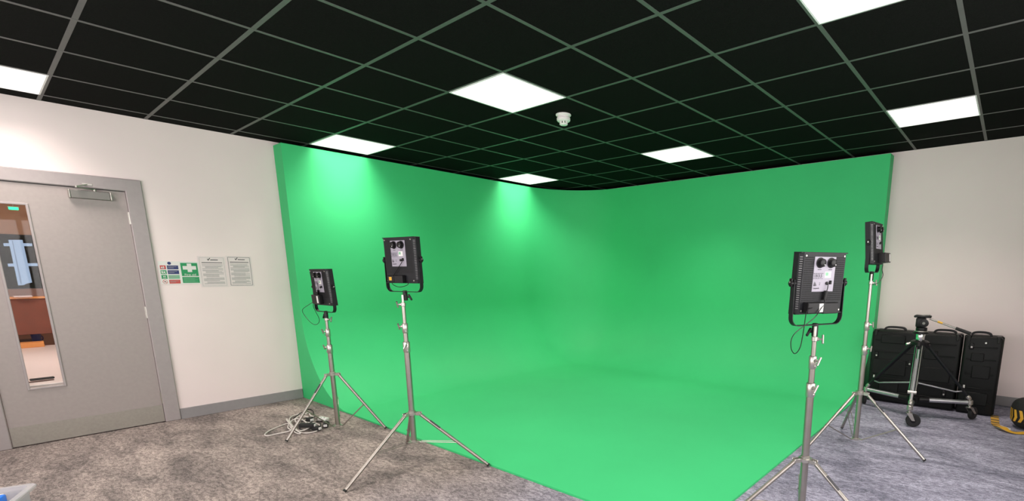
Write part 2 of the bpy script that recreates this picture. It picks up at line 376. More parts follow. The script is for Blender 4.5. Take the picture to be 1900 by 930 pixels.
MB().cyl((.025, .03, .031), (.025, .03, .048), .011).build('spindle', 'satin', cl)
ar = MB().sweep([(.025, .03, .044), (.075, -.075, .050)], [(-.008, -.003), (.008, -.003), (.008, .003), (-.008, .003)], up=(0, 0, 1))
ar.build('main_arm', 'satin', cl)
ar = MB().sweep([(.075, -.075, .055), (.012, -.005, .083)], [(-.006, -.003), (.006, -.003), (.006, .003), (-.006, .003)], up=(0, 0, 1))
ar.cyl((.075, -.075, .046), (.075, -.075, .060), .009).build('fore_arm', 'satin', cl)
MB().box((.013, -.005, .083), (.012, .06, .018), .002).build('shoe_bracket', 'satin', cl)

# ------------------------------------------------------------------ notices on the wall (local: x along +Y of the wall, y up, z out)
def wallmx(y, z, off=0.0, roll=0.0):
    return Matrix(((0, 0, 1, XL+off), (1, 0, 0, y), (0, 1, 0, z), (0, 0, 0, 1))) @ Matrix.Rotation(roll, 4, 'Z')
def rect(x0, x1, y0, y1, z0, z1, b=None):
    b = b or MB(); return b.box(((x0+x1)/2, (y0+y1)/2, (z0+z1)/2), (x1-x0, y1-y0, z1-z0))
def notice(name, label, y, z, roll=0):
    t = thing(name, label, 'notice'); t.matrix_world = wallmx(y, z, 0.0005, roll); return t
t = notice('safety_sign', 'white fire action notice with blue, green and red boxes beside the door frame', 1.196, 1.342)
rect(-.072, .072, -.100, .100, 0, .003).build('backing', 'white', t, 0)
MB().cyl((.005, .083, .003), (.005, .083, .0036), .013, n=20).build('round_symbol', 'sblue', t)
for k, (c1, c2) in enumerate((('sred', 'sblue'), ('sgreen', 'sblue'), ('sgreen', 'sgreen2'), ('white', 'sred'))):
    yc = .047-k*.042
    if k < 3:
        p = rect(-.062, -.022, yc-.017, yc+.017, .003, .0036).build('pictogram', c1, t, 0)
        b = MB()
        if k == 0: b.box((-.050, yc-.004, .0038), (.010, .018, .0006)); b.box((-.037, yc-.002, .0038), (.007, .022, .0006)); b.box((-.043, yc-.008, .0038), (.02, .006, .0006))
        elif k == 1: b.box((-.052, yc, .0038), (.008, .022, .0006)); b.box((-.036, yc+.004, .0038), (.014, .006, .0006)); b.box((-.034, yc-.006, .0038), (.005, .016, .0006), rz=.5); b.box((-.041, yc-.005, .0038), (.004, .014, .0006), rz=-.5)
        else: b.box((-.047, yc+.004, .0038), (.006, .010, .0006)); b.box((-.037, yc+.004, .0038), (.006, .010, .0006)); b.box((-.042, yc-.009, .0038), (.022, .003, .0006))
        b.build('symbol', 'white', p, 0)
    else:
        b = MB(); n = 28; vs = []
        for r in (.0175, .0145):
            for q in range(n): vs.append((-.042+r*math.cos(2*PI*q/n), yc+r*math.sin(2*PI*q/n), .0036))
        b.add(vs, [(q, (q+1) % n, n+(q+1) % n, n+q) for q in range(n)])
        b.box((-.042, yc, .0037), (.032, .003, .0004), rz=-PI/4); b.build('prohibition_symbol', 'sred', t, 0)
        MB().box((-.042, yc, .0034), (.014, .006, .0004), rz=.3).build('symbol', 'ink', t, 0)
    p = rect(-.014, .064, yc-.017, yc+.017, .003, .0036).build('text_box', c2, t, 0)
    b = MB()
    for l in range(2): rect(-.009, .052-.02*l, yc+.006-l*.010-.0017, yc+.006-l*.010+.0017, .0036, .0040, b)
    b.build('text_lines', 'greyink', p, 0)
t = notice('safety_sign', 'green and white first aid sign with a white cross', 1.339, 1.342)
rect(-.071, .071, -.100, .100, 0, .003).build('backing', 'white', t, 0)
rect(-.062, .060, -.030, .088, .003, .0036).build('green_field', 'sgreen', t, 0)
b = MB(); rect(-.016, .016, .006, .082, .0036, .0042, b); rect(-.048, .048, .028, .060, .0036, .00415, b); b.build('cross', 'white', t, 0)
text_mesh('lettering', 'First aid', .026, 'white', t, Matrix.Translation((-.001, -.018, .0040)))
p = rect(-.062, .060, -.092, -.038, .003, .0036).build('green_text_box', 'sgreen', t, 0)
b = MB()
for l in range(5): rect(-.055, .05-.022*(l % 2), -.046-l*.0095-.0016, -.046-l*.0095+.0016, .0036, .0039, b)
b.build('text_lines', 'sgreen2', p, 0)
def paper(label, y, z, wd, ht, border, seed, mpap, roll=0):
    t = notice('notice_paper', label, y, z, roll); rnd = random.Random(seed)
    rect(-wd/2, wd/2, -ht/2, ht/2, 0, .0012).build('pouch', 'poly', t, 0)
    rect(-wd/2+.010, wd/2-.008, -ht/2+.009, ht/2-.006, .0012, .0016).build('sheet', mpap, t, 0)
    bw = .0030 if border == 'ink' else .0016; X, Y = wd/2-.014, ht/2-.012; b = MB()
    for s in (-1, 1):
        b.box((s*X, 0, .0018), (bw, 2*Y, .0004)); b.box((0, s*Y, .0018), (2*X, bw, .0004))
    b.build('border', border, t, 0)
    b = MB(); b.box((-.028, ht/2-.030, .0018), (.006, .016, .0004), rz=.6); b.box((-.019, ht/2-.026, .0018), (.006, .028, .0004), rz=-.6)
    b.build('tick_emblem', 'ink', t, 0)
    b = MB(); rect(-.010, .048, ht/2-.036, ht/2-.029, .0016, .0020, b); rect(-X*.85, X*.85, ht/2-.061, ht/2-.055, .0016, .0020, b); b.build('heading', 'ink', t, 0)
    b = MB(); yy = ht/2-.075; k = 0
    while yy > -ht/2+.028:
        x0 = -X*.86+(.022 if k % 5 in (2, 3) else 0); x1 = X*(.86-rnd.choice((0, 0, .12, .4)))
        rect(x0, x1, yy-.0021, yy+.0021, .0016, .0019, b); yy -= .0082 if k % 4 else .0125; k += 1
    b.build('text_lines', 'greyink', t, 0)
paper('white printed notice with a thin grey border next to the first aid sign', 1.512, 1.350, .212, .285, 'greyink', 3, 'paper', .0)
paper('white printed notice with a bold black border, last of the wall notices', 1.727, 1.355, .206, .290, 'ink', 5, 'paper', -.008)

# ------------------------------------------------------------------ green screen cyclorama
YF = 6.275; R = 0.93; ZT = 2.585
t = thing('green_screen', 'bright green curved studio backdrop wrapping two walls and the floor', 'green screen', (0, 0, 0))
na, nb = 24, 24
prof = [(0.0, ZT), (0.0, 1.9), (0.0, 1.4)]+[(R-R*math.cos(k*PI/2/na), R-R*math.sin(k*PI/2/na)) for k in range(na+1)]
ZF = .014
prof = [(d, max(z, ZF)) for d, z in prof]
cols = []
for Y in (CY0, 3.2, 4.3, YF-R): cols.append([(d, Y, z) for d, z in prof])
for k in range(1, nb): 
    a = k*PI/2/nb; cols.append([(R-(R-d)*math.cos(a), YF-R+(R-d)*math.sin(a), z) for d, z in prof])
for X in (R, 2.2, 3.4, CX1): cols.append([(X, YF-d, z) for d, z in prof])
b = MB(); n = len(prof)
b.add([v for c in cols for v in c], [(i*n+k, (i+1)*n+k, (i+1)*n+k+1, i*n+k+1) for i in range(len(cols)-1) for k in range(n-1)])
b.add([(R, CY0, ZF), (CX1, CY0, ZF), (CX1, YF-R, ZF), (R, YF-R, ZF)], [(0, 1, 2, 3)])
b.build('screen_surface', 'green', t, smooth=60)
wallx = XL+.003; wally = YB-.003
poly = [(wallx, .002), (wallx, ZT)]+[(d-.0005, z-.0005) for d, z in prof]+[(R, .002)]
mxl = Matrix(((1, 0, 0, 0), (0, 0, 1, CY0+.0005), (0, 1, 0, 0), (0, 0, 0, 1)))
MB().prism(poly, 0, .012, mxl).build('end_panel', 'greenedge', t, smooth=0)
poly = [(wally, .002), (wally, ZT)]+[(YF-d+.0005, z-.0005) for d, z in prof]+[(YF-R, .002)]
mxr = Matrix(((0, 0, 1, CX1-.0125), (1, 0, 0, 0), (0, 1, 0, 0), (0, 0, 0, 1)))
MB().prism(poly, 0, .012, mxr).build('end_panel', 'greenedge', t, smooth=0)
MB().box(((R+CX1)/2, CY0+.004, ZF/2), (CX1-R, .009, ZF-.001)).build('floor_edge', 'greenedge', t, smooth=0)
MB().box((CX1-.004, (CY0+YF-R)/2, ZF/2), (.009, YF-R-CY0, ZF-.001)).build('floor_edge', 'greenedge', t, smooth=0)
top = MB()
top.add([(wallx, CY0, ZT), (0, CY0, ZT)]+[c[0] for c in cols[1:]]+[(CX1, wally, ZT), (wallx, wally, ZT)], [tuple(range(len(cols)+3))])
top.build('top_edge', 'greenedge', t, smooth=0)

# ------------------------------------------------------------------ light stands
def polar(r, a, z): return Vector((r*math.cos(a), r*math.sin(a), z))
def tknob(name, z, a, r0, parent, m='satin'):
    b = MB(); d = polar(1, a, 0); p = Vector((0, 0, z))
    b.cyl(p+d*(r0-.004), p+d*(r0+.022), .0045, n=8); b.cyl(p+d*(r0-.004), p+d*(r0+.006), .010, n=10)
    tv = Vector((-d.y, d.x, 0))*.45+Vector((0, 0, .9)); tv.normalize()
    b.cyl(p+d*(r0+.024)-tv*.022, p+d*(r0+.024)+tv*.022, .0055, n=8)
    b.build(name, m, parent)
LEG = .65
def stand(label, x, y, hub, base, c2, c1, top, ang, knobs, sticker):
    t = thing('light_stand', label, 'light stand', (x, y, 0), 0, 'silver tripod light stands')
    MB().cyl((0, 0, base), (0, 0, c2), .0190, n=20).build('lower_tube', 'steel', t)
    MB().cyl((0, 0, c2-.02), (0, 0, c1), .0150, n=20).build('middle_tube', 'steel', t)
    MB().cyl((0, 0, c1-.02), (0, 0, top), .0115, n=20).build('upper_tube', 'steel', t)
    for zc, r, hh, a in ((c2, .0225, .072, knobs[0]), (c1, .0185, .066, knobs[1])):
        o = MB().lathe([(r-.003, -hh), (r, -hh+.004), (r, -.004), (r-.003, 0)], (0, 0, zc), n=20).build('collar', 'satin', t)
        tknob('knob', zc-.022, a, r, o)
        MB().cyl((0, 0, zc-hh+.014), polar(r+.005, knobs[0]+.3, zc-hh+.014), .005, n=8).build('rivet', 'chrome', o)
    o = MB().lathe([(.010, -.026), (.0155, -.022), (.0155, -.002), (.010, 0)], (0, 0, top), n=20).build('top_socket', 'satin', t)
    tknob('knob', top-.013, knobs[2], .015, o)
    MB().cyl((0, 0, top-.002), (0, 0, top+.05), .008, n=12).build('spigot', 'satin', t)
    b = MB().lathe([(.022, -.012), (.034, -.010), (.034, .006), (.022, .008)], (0, 0, hub), n=24)
    b.lathe([(.020, .006), (.024, .008), (.024, .018), (.020, .020)], (0, 0, hub), n=20)
    for k in range(3):
        a = ang+k*2*PI/3; s = Vector((-math.sin(a), math.cos(a), 0))
        for q in (-1, 1): b.box(polar(.047, a, hub-.002)+s*q*.013, (.034, .005, .022), .002, rz=a)
    b.build('leg_collar', 'satin', t)
    b = MB().lathe([(.019, -.008), (.026, -.007), (.026, .007), (.019, .008)], (0, 0, base+.01), n=20)
    for k in range(3):
        a = ang+k*2*PI/3; b.box(polar(.034, a, base+.010), (.026, .022, .008), .002, rz=a)
    b.build('brace_ring', 'satin', t)
    rr = math.sqrt(LEG**2-hub**2)
    for k in range(3):
        a = ang+k*2*PI/3; p0 = polar(.050, a, hub-.002); p1 = polar(rr, a, .012)
        lg = MB().cyl(p0, p1, .0112, n=14).build('leg', 'steel', t)
        d = (p1-p0).normalized(); MB().cyl(p1-d*.012, p1, .0120, n=14).build('foot_cap', 'rubber', lg)
        nrm = (polar(1, a, 0)-d*polar(1, a, 0).dot(d)).normalized()
        q0 = p0+d*.09; sect = Matrix()
        sd = d.cross(nrm); st = MB()
        vs = []; m_ = 7
        for q in (0, .085):
            for w_ in range(m_):
                th = (w_/(m_-1)-.5)*2.2; vs.append(q0+d*q+nrm*(.0117*math.cos(th))+sd*(.0117*math.sin(th)))
        st.add(vs, [(w_, w_+1, m_+w_+1, m_+w_) for w_ in range(m_-1)])
        if k == sticker: st.build('label_sticker', 'ink', lg)
        pm = p0+(p1-p0)*.54; s = Vector((-math.sin(a), math.cos(a), 0)); pb = polar(.044, a, base+.010)
        b = MB()
        for q in (-1, 1): b.cyl(pb+s*q*.013, pm+s*q*.016, .0026, n=8)
        b.cyl(pm-s*.018, pm+s*.018, .0035, n=8); b.build('brace', 'steel', t)
    return t

def local_on(mx, px, py, off):
    """pixel -> point in panel space on the plane y = off (panel back is -y)"""
    inv = mx.inverted(); o = inv @ CAM; d = inv.to_3x3() @ ray(px, py); k = (off-o.y)/d.y
    return o+d*k
PW, PH, PD = .305, .292, .052
def led_panel(label, x, y, z, yaw, tilt, tk, box, cable, plug, yellow=False, labels=True):
    """panel space: x right seen from the back, -y towards the viewer behind it, z up; origin at panel centre"""
    t = thing('led_panel_light', label, 'studio light', (x, y, z), math.radians(yaw+90), 'square LED panel lights')
    rt = Matrix.Rotation(-math.radians(tilt), 4, 'X')           # tilting the back face up
    W, Hh = PW/2, PH/2; yb, yf = -PD/2, PD/2
    mx = Matrix.Translation((x, y, z)) @ Matrix.Rotation(math.radians(yaw+90), 4, 'Z')
    mt = mx @ rt
    sh = [(-W+.016, yb), (W-.016, yb), (W, yb+.020), (W, yf), (-W, yf), (-W, yb+.020)]
    body = MB().prism(sh, -Hh, Hh, rt).build('housing', 'black', t, smooth=0)
    B = lambda m=None: MB()
    def part(mb, name, m, par, smooth=40, kind=None):
        mb.v = [tuple(rt @ Vector(v)) for v in mb.v]; return mb.build(name, m, par, smooth, kind)
    # top and bottom rims, led face
    for s in (-1, 1):
        part(MB().box((0, .002, s*(Hh-.001)), (PW+.003, PD-.004, .005), .001), 'rim', 'black', body, 0)
    part(MB().box((0, yf+.001, 0), (PW-.03, .003, PH-.03)), 'led_face', 'led', t, 0)
    # vent slots on the bevelled flanks
    vb = MB(); ang = math.atan2(.020, .016)
    for s in (-1, 1):
        for k in range(24):
            zz = -Hh+.028+k*(PH-.05)/23
            m = Matrix.Translation((s*(W-.008), yb+.010, zz)) @ Matrix.Rotation(s*ang, 4, 'Z')
            vb.box((0, 0, 0), (.013, .0020, .0036), mx=m)
    part(vb, 'vent_slots', 'vent', body, 0, 'stuff')
    hb = MB()
    nx, nz = 27, 24
    for i in range(nx):
        for k in range(nz):
            xx = -W+.026+i*(PW-.052)/(nx-1); zz = -Hh+.036+k*(PH-.060)/(nz-1)
            if -.076 < xx < .076 and zz > -.044: continue
            if zz < -.085: continue
            hb.add([(xx+.0032*math.cos(q*PI/3), yb-.0004, zz+.0032*math.sin(q*PI/3)) for q in range(6)], [tuple(range(6))])
    part(hb, 'perforations', 'hole', body, 0, 'stuff')
    for xx, zz in ((-W+.027, Hh-.016), (W-.027, Hh-.016), (-W+.027, -Hh+.016), (W-.027, -Hh+.016)):
        part(MB().cyl((xx, yb+.001, zz), (xx, yb-.003, zz), .0050, .0042, n=10), 'screw', 'satin', body)
    # control plate
    cx0, cx1, cz0, cz1 = -.070, .070, -.039, .126; xm = (cx0+cx1)/2
    pl = part(MB().box((xm, yb-.001, (cz0+cz1)/2), (cx1-cx0, .003, cz1-cz0), .001), 'control_plate', 'plate', t, 0)
    yp = yb-.0027
    for xx in (-.034, .037):
        kb = part(MB().lathe([(.0250, 0), (.0250, .003), (.0205, .004), (.0190, .020), (.0165, .022)], (xx, yp, .098), (0, -1, 0), 24), 'knob', 'blackp', pl)
        dx, dz = (.008, -.009)
        part(MB().cyl((xx+dx, yp-.0215, .098+dz), (xx+dx, yp-.0232, .098+dz), .0026, n=10), 'pointer_dot', 'white', kb)
        part(MB().box((xx, yp-.0002, .066), (.024, .0006, .003)), 'dial_caption', 'ink', pl, 0)
    rm = rt @ Matrix(((1, 0, 0, 0), (0, 0, -1, 0), (0, 1, 0, 0), (0, 0, 0, 1)))   # text: x right, y up, z to the viewer
    text_mesh('lettering', '1X1LS', .017, 'ink', pl, rm @ Matrix.Translation((-.038, .036, -yp+.0003)) @ Matrix.Diagonal((1.12, 1.25, 1, 1)))
    fb = MB()
    for zz in (.0485, .0235): fb.box((-.038, yp-.0002, zz), (.064, .0006, .0016))
    for k in (-1.5, -.5, .5): fb.box((-.038+k*.0145-.005, yp-.0002, .036), (.0008, .0006, .025))
    part(fb, 'lettering_frame', 'ink', pl, 0)
    part(MB().box((.024, yp-.0004, .042), (.040, .001, .030)), 'white_label', 'white', pl, 0)
    part(MB().box((.017, yp-.0012, .045), (.018, .0006, .016)), 'label_print', 'sgreen2', pl, 0)
    sg = MB(); sg.add([(-.064, yp-.0004, -.012), (-.053, yp-.0004, -.012), (-.060, yp-.0004, .012)], [(0, 1, 2)])
    sg.add([(-.0515, yp-.0004, -.012), (-.044, yp-.0004, -.010), (-.055, yp-.0004, .008)], [(0, 1, 2)])
    part(sg, 'sail_emblem', 'ink', pl, 0)
    text_mesh('lettering', 'Litepanels', .0100, 'ink', pl, rm @ Matrix.Translation((-.0445, -.0225, -yp+.0003)))
    part(MB().box((-.024, yp-.0003, .003), (.009, .0006, .002)).box((-.024, yp-.0003, -.005), (.005, .0006, .004)), 'socket_mark', 'ink', pl, 0)
    sk = part(MB().cyl((.022, yp+.001, .001), (.022, yp-.006, .001), .008, n=14).box((.044, yp-.003, .005), (.010, .010, .018), .001), 'sockets', 'blackp', pl)
    # adapter / battery box on the lower back
    for nb_, (bx0, bx1, bz0, bz1, bd) in enumerate(box):
        bo = part(MB().box(((bx0+bx1)/2, yb-bd/2, (bz0+bz1)/2), (bx1-bx0, bd, bz1-bz0), .003), 'power_box', 'blackp', t, 0)
        if nb_ == 0: part(MB().box((bx1-.030 if bx1-bx0 > .07 else (bx0+bx1)/2, yb-bd-.0004, (bz0+bz1)/2), (min(.026, (bx1-bx0)*.5), .001, (bz1-bz0)*(.5 if yellow else .78))), 'box_label', 'yellow' if yellow else 'white', bo, 0)
    # yoke
    yw = W+.0135; zb = -.204; cr = .042; path = [(-yw, 0, .018), (-yw, 0, -.05), (-yw, 0, zb+cr)]
    for k in range(1, 9):
        a = k*PI/2/8; path.append((-yw+cr-cr*math.cos(a), 0, zb+cr-cr*math.sin(a)))
    path += [(0, 0, zb)]
    path += [(-p[0], 0, p[2]) for p in reversed(path[:-1])]
    MB().sweep(path, [(-.0125, -.002), (.0125, -.002), (.0125, .002), (-.0125, .002)], up=(0, 1, 0)).build('yoke', 'black', t) if False else None
    vs = []
    for i, p in enumerate(path):
        a = Vector(path[min(i+1, len(path)-1)])-Vector(path[max(i-1, 0)]); a.normalize(); nv = Vector((-a.z, 0, a.x))
        for yy, s in ((-.0125, -1), (.0125, -1), (.0125, 1), (-.0125, 1)): vs.append(Vector(p)+nv*.002*s+Vector((0, yy, 0)))
    fs = [(i*4+k, i*4+(k+1) % 4, (i+1)*4+(k+1) % 4, (i+1)*4+k) for i in range(len(path)-1) for k in range(4)]
    L_ = len(path); fs += [(3, 2, 1, 0), (L_*4-4, L_*4-3, L_*4-2, L_*4-1)]
    yo = MB().add(vs, fs).build('yoke', 'black', t)
    for s in (-1, 1):
        kb = MB().cyl((s*(W), 0, 0), (s*(yw+.004), 0, 0), .009, n=12)
        kb.lathe([(.010, 0), (.013, .004), (.013, .016), (.008, .018)], (s*(yw+.002), 0, 0), (s, 0, 0), 14)
        kb.box((s*(yw+.014), 0, .004), (.010, .016, .040), .003)
        kb.build('tilt_knob', 'blackp', t)
        MB().cyl((s*(yw+.0195), 0, .006), (s*(yw+.0215), 0, .006), .006, n=3).build('knob_cap', 'satin', t)
    sp = MB().lathe([(.010, .008), (.014, .006), (.0145, -.002)], (0, 0, zb), n=16)
    sp.lathe([(.0135, -.002), (.0150, -.006), (.0150, -.056), (.012, -.058)], (0, 0, zb), n=16)
    so = sp.build('spigot_holder', 'blackp', t)
    d = Vector((math.cos(tk), math.sin(tk), 0))
    kb = MB().cyl(Vector((0, 0, zb-.034))+d*.010, Vector((0, 0, zb-.034))+d*.028, .0065, n=10)
    v = (Vector((0, 0, 1))+d*.35).normalized()
    kb.box((0, 0, 0), (.012, .014, .046), .004, mx=Matrix.Translation(Vector((0, 0, zb-.036))+d*.032) @ Matrix.Rotation(tk, 4, 'Z') @ Matrix.Rotation(-.45, 4, 'Y'))
    kb.build('clamp_knob', 'blackp', so)
    # cable drawn on planes just behind the panel
    pts = []
    for (px, py, off) in cable: pts.append(mx.inverted() @ (mt @ local_on(mt, px, py, yb-off)))
    MB().tube(spline(pts, 6), .0022, 7).build('power_cable', 'blackp', t)
    if plug:
        p0 = mx.inverted() @ (mt @ local_on(mt, plug[0], plug[1], yb-.012)); p1 = mx.inverted() @ (mt @ local_on(mt, plug[2], plug[3], yb-.012))
        MB().cyl(p0, p1, .0085, n=12).build('cable_ferrite', 'blackp', t)
    return t

def knob_at(deg): return math.radians(deg)
# image-left seen from the camera is roughly the world direction 218 deg, image-right 38 deg, towards camera -52 deg
stand('silver tripod light stand with its feet around the coiled white and black cables', 1.273, 1.87, .493, .025, .745, .880, .972, math.atan2(1.451-1.87, 1.318-1.273), (knob_at(215), knob_at(220), knob_at(40)), 0)
stand('silver tripod light stand with wide legs and a foot touching the green floor', 2.590, 1.822, .389, .175, .888, 1.012, 1.150, math.atan2(1.335-1.845, 2.663-2.59)-.03, (knob_at(-40), knob_at(215), knob_at(220)), 1)
stand('silver tripod light stand beside the black cases and camera tripod', 4.940, 4.165, .438, .060, .806, .985, 1.286, math.atan2(4.122-4.165, 5.423-4.94), (knob_at(0), knob_at(20), knob_at(30)), 0)
stand('silver tripod light stand at the carpeted side edge of the green floor', 5.017, 2.604, .394, .13, .800, .938, 1.036, math.radians(108), (knob_at(-40), knob_at(-30), knob_at(20)), 2)

z7 = lambda pts, s, ox, oy: [(ox+a/s, oy+b/s, o) for a, b, o in pts]
c1 = z7([(262, 300, .012), (268, 380, .02), (262, 440, .02), (240, 500, .02), (205, 535, .02), (150, 570, .02), (75, 630, .02), (100, 700, .02), (180, 790, .02), (235, 815, .02), (275, 790, .02), (280, 740, .02), (240, 660, .02), (210, 590, .02), (218, 520, .02), (235, 500, .015)], 6.64, 550, 480)
led_panel('black LED panel light above the coiled cables by the end of the green screen', 1.270, 1.872, 1.226, -88.3, -3.3, PI*1.05, [(-.115, .02, -.135, -.060, .030)], c1, (550+268/6.64, 480+390/6.64, 550+262/6.64, 480+445/6.64))
c2 = z7([(505, 372, .012), (490, 400, .014), (440, 480, .012), (395, 560, .012), (392, 615, .02), (430, 645, .02), (480, 655, .02), (530, 645, .02), (565, 625, .02), (560, 590, .015)], 5.811, 660, 420)
led_panel('black LED panel light with a small yellow label, on the wide-legged stand', 2.582, 1.845, 1.424, -81.0, -1.1, .5, [(-.100, -.040, -.140, -.095, .026), (-.03, .05, -.145, -.095, .03)], c2, None, yellow=True)
c3 = z7([(345, 655, .05), (335, 720, .05), (345, 800, .05), (300, 880, .05), (240, 915, .05), (200, 920, .04)], 7.157, 1590, 400)
led_panel('black LED panel light seen nearly edge-on, in front of the white wall', 4.938, 4.175, 1.552, -1.8, 5.6, PI*.1, [(-.02, .145, -.140, -.070, .05)], c3, None)
c4 = z7([(475, 412, .012), (468, 470, .014), (448, 520, .014), (435, 600, .014), (425, 650, .03), (380, 720, .042), (330, 790, .040), (225, 880, .04)], 6.2, 1460, 460)
c4 += z7([(350, 50, .04), (245, 140, .04), (200, 230, .04), (198, 320, .04), (215, 375, .04), (243, 402, .04), (280, 385, .04), (322, 310, .04), (348, 190, .04), (370, 60, .04)], 7.15, 1440, 600)
c4 += z7([(215, 790, .04), (228, 735, .042), (250, 705, .042), (292, 692, .038)], 6.2, 1460, 460)
led_panel('black LED panel light with a hanging cable loop, showing its knobs and grey control plate', 5.010, 2.626, 1.296, -26.8, -2.3, PI*.9, [(-.115, .0, -.140, -.088, .034), (.0, .10, -.146, -.092, .022)], c4, (1460+455/6.2, 460+495/6.2, 1460+432/6.2, 460+600/6.2))

# ------------------------------------------------------------------ heap of cables by the first stand (two cables)
def zc(pts, z=.007): return [fl(480+a/10.333, 740+b/10.333, h if h else z) for a, b, *hh in pts for h in [hh[0] if hh else z]]
rnd = random.Random(4)
wp = zc([(1195, 385, .02), (1100, 350, .015), (1000, 330, .02), (960, 270), (900, 290, .02), (760, 300, .012), (640, 340, .01), (590, 400, .012), (620, 480, .018), (700, 560, .02), (790, 640, .01), (900, 660), (1050, 640), (1170, 590), (1180, 520, .014), (1080, 470, .03), (940, 460, .035), (800, 500, .03), (700, 420, .03), (760, 340, .03), (900, 340, .035), (1010, 400, .03), (1000, 520, .03), (880, 600, .02), (740, 610, .018), (620, 560, .012), (560, 480), (330, 560), (190, 625), (118, 690), (180, 712), (330, 680), (560, 630, .012), (640, 580, .02), (600, 470, .022), (540, 390, .01), (560, 440, .02), (720, 600, .03), (800, 655, .02), (760, 670, .012), (640, 610, .015), (560, 545, .01), (640, 420, .024), (760, 380, .04), (880, 430, .045), (960, 520, .03)])
t = tag(MB().tube(spline(wp, 6), .0055, 8).build('cable', 'cablew'), 'white mains cable coiled on the carpet under a light stand', 'cable')
sk = fl(480+1240/10.333, 740+392/10.333, .022)
MB().box((0, 0, 0), (.085, .05, .034), .008, seg=2).build('socket_block', 'white', t, loc=None)
o = t.children[0]; o.location = sk; o.rotation_euler = (0, .15, .5)
d_ = MB()
for s in (-1, 1): d_.box((s*.016, -.01, .0172), (.008, .008, .003))
d_.build('socket_holes', 'ink', o, 0)
bp = zc([(660, 380, .02), (720, 340, .03), (800, 280, .02), (900, 220), (980, 200), (1040, 240, .012), (1060, 310, .02), (1085, 340, .02), (1000, 360, .03), (880, 380, .04), (820, 440, .04), (960, 400, .05), (1020, 440, .04), (900, 500, .05), (780, 570, .03), (860, 600, .012), (960, 580, .012), (1060, 560, .02), (1170, 540, .02), (1180, 470, .02), (1100, 440, .02), (1200, 430, .015), (1300, 430, .012), (1350, 470, .012), (1290, 500, .02)])
t = tag(MB().tube(spline(bp, 6), .0042, 8).build('cable', 'rubber'), 'black power cable tangled in the white coil on the carpet', 'cable')
for (a, b, h, rz, sx) in ((1105, 565, .024, .4, .075), (1285, 500, .022, -.5, .065), (930, 510, .05, .7, .13), (980, 400, .05, .2, .06)):
    o = MB().box((0, 0, 0), (sx, .042, .036), .008, seg=2).build('plug', 'rubber', t); o.location = fl(480+a/10.333, 740+b/10.333, h); o.rotation_euler = (0, 0, rz)
    MB().box((sx/2+.002, 0, 0), (.006, .03, .022), .002).build('plug_face', 'white', o)

# ------------------------------------------------------------------ black transit cases
def hcase(label, x0, x1, yf, dep, h, handles, latches, seed, plates):
    t = thing('transit_case', label, 'case', ((x0+x1)/2, yf+dep/2, 0), 0, 'black transit cases'); w_ = x1-x0
    lid = .36*dep
    MB().box((0, -dep/2+lid/2+.004, h/2), (w_, lid-.006, h-.012), .022, seg=3).build('lid', 'case', t)
    MB().box((0, lid/2+.002, h/2), (w_, dep-lid-.006, h-.012), .022, seg=3).build('body', 'case', t)
    MB().box((0, -dep/2+lid, h/2), (w_+.012, .026, h-.004), .008).build('rim', 'case', t)
    yb = -dep/2+.001
    for (px0, px1, pz0, pz1, d) in plates:
        MB().box(((px0+px1)/2, yb-d/2+.004, (pz0+pz1)/2), (px1-px0, d+.008, pz1-pz0), .005).build('raised_panel', 'case', t)
    for zz in (.12, .26, .40, .54, .66):
        MB().box((0, yb+.001, zz*h/.76), (w_-.07, .008, .012), .003).build('rib', 'case', t)
    for hx, hw in handles:
        pts = [(-hw/2, 0, -.01), (-hw/2+.012, 0, .022), (-hw/2+.05, 0, .034), (hw/2-.05, 0, .034), (hw/2-.012, 0, .022), (hw/2, 0, -.01)]
        o = MB().sweep(spline(pts, 4), [(-.010, -.018), (.010, -.018), (.010, .018), (-.010, .018)], up=(0, 1, 0)).build('handle', 'blackp', t)
        o.location = (hx, -.005, h-.008)
        for s in (-1, 1): MB().box((s*hw/2, 0, -.002), (.03, .06, .016), .004).build('handle_mount', 'blackp', o)
    for lx, lz, hor in latches:
        sz = (.062, .020, .030) if hor else (.034, .020, .062)
        o = MB().box((0, 0, 0), sz, .005).build('latch', 'blackp', t); o.location = (lx, -dep/2+.008 if not hor else -dep/2+.008, lz)
        MB().cyl((0, -.010, -.006), (0, -.014, -.006), .008, n=10).build('latch_pin', 'satin', o)
    for hx in (-w_/2+.035, w_/2-.035):
        o = MB().box((hx, -dep/2+lid*.6, h-.004), (.034, lid*1.1, .018), .004).build('top_latch', 'blackp', t)
        MB().box((hx, -dep/2+.004, h-.03), (.022, .012, .05), .003).build('latch_tongue', 'rubber', o)
    for s in (-1, 1): MB().box((s*(w_/2-.05), .02, .006), (.06, .06, .012), .003).build('foot', 'rubber', t)
    return t
hcase('wide black hard transit case standing on edge behind the camera tripod', 4.672, 5.452, 5.845, .30, .758, [(-.20, .20), (.24, .19)], [(-.33, .50, 0), (-.02, .44, 0), (.05, .33, 0), (.30, .17, 0)], 1,
      [(-.30, -.08, .63, .715, .012), (.09, .21, .50, .585, .006), (-.36, -.05, .30, .46, .006), (.02, .33, .28, .42, .006), (-.28, -.10, .10, .22, .006)])
hcase('narrow upright black hard transit case next to the wide one against the white wall', 5.472, 5.768, 5.845, .30, .758, [(-.025, .16)], [(-.085, .66, 0), (-.05, .16, 0)], 2,
      [(-.06, .08, .36, .48, .008), (-.08, .02, .52, .60, .006), (-.09, .09, .10, .22, .006)])
o = MB().cyl((5.64, 5.849, .700), (5.64, 5.838, .700), .008, n=10)
tagc = o.build('rivet', 'white'); 
case2 = [q for q in bpy.data.objects if q.name.startswith('transit_case') and 'narrow' in q['label']][0]
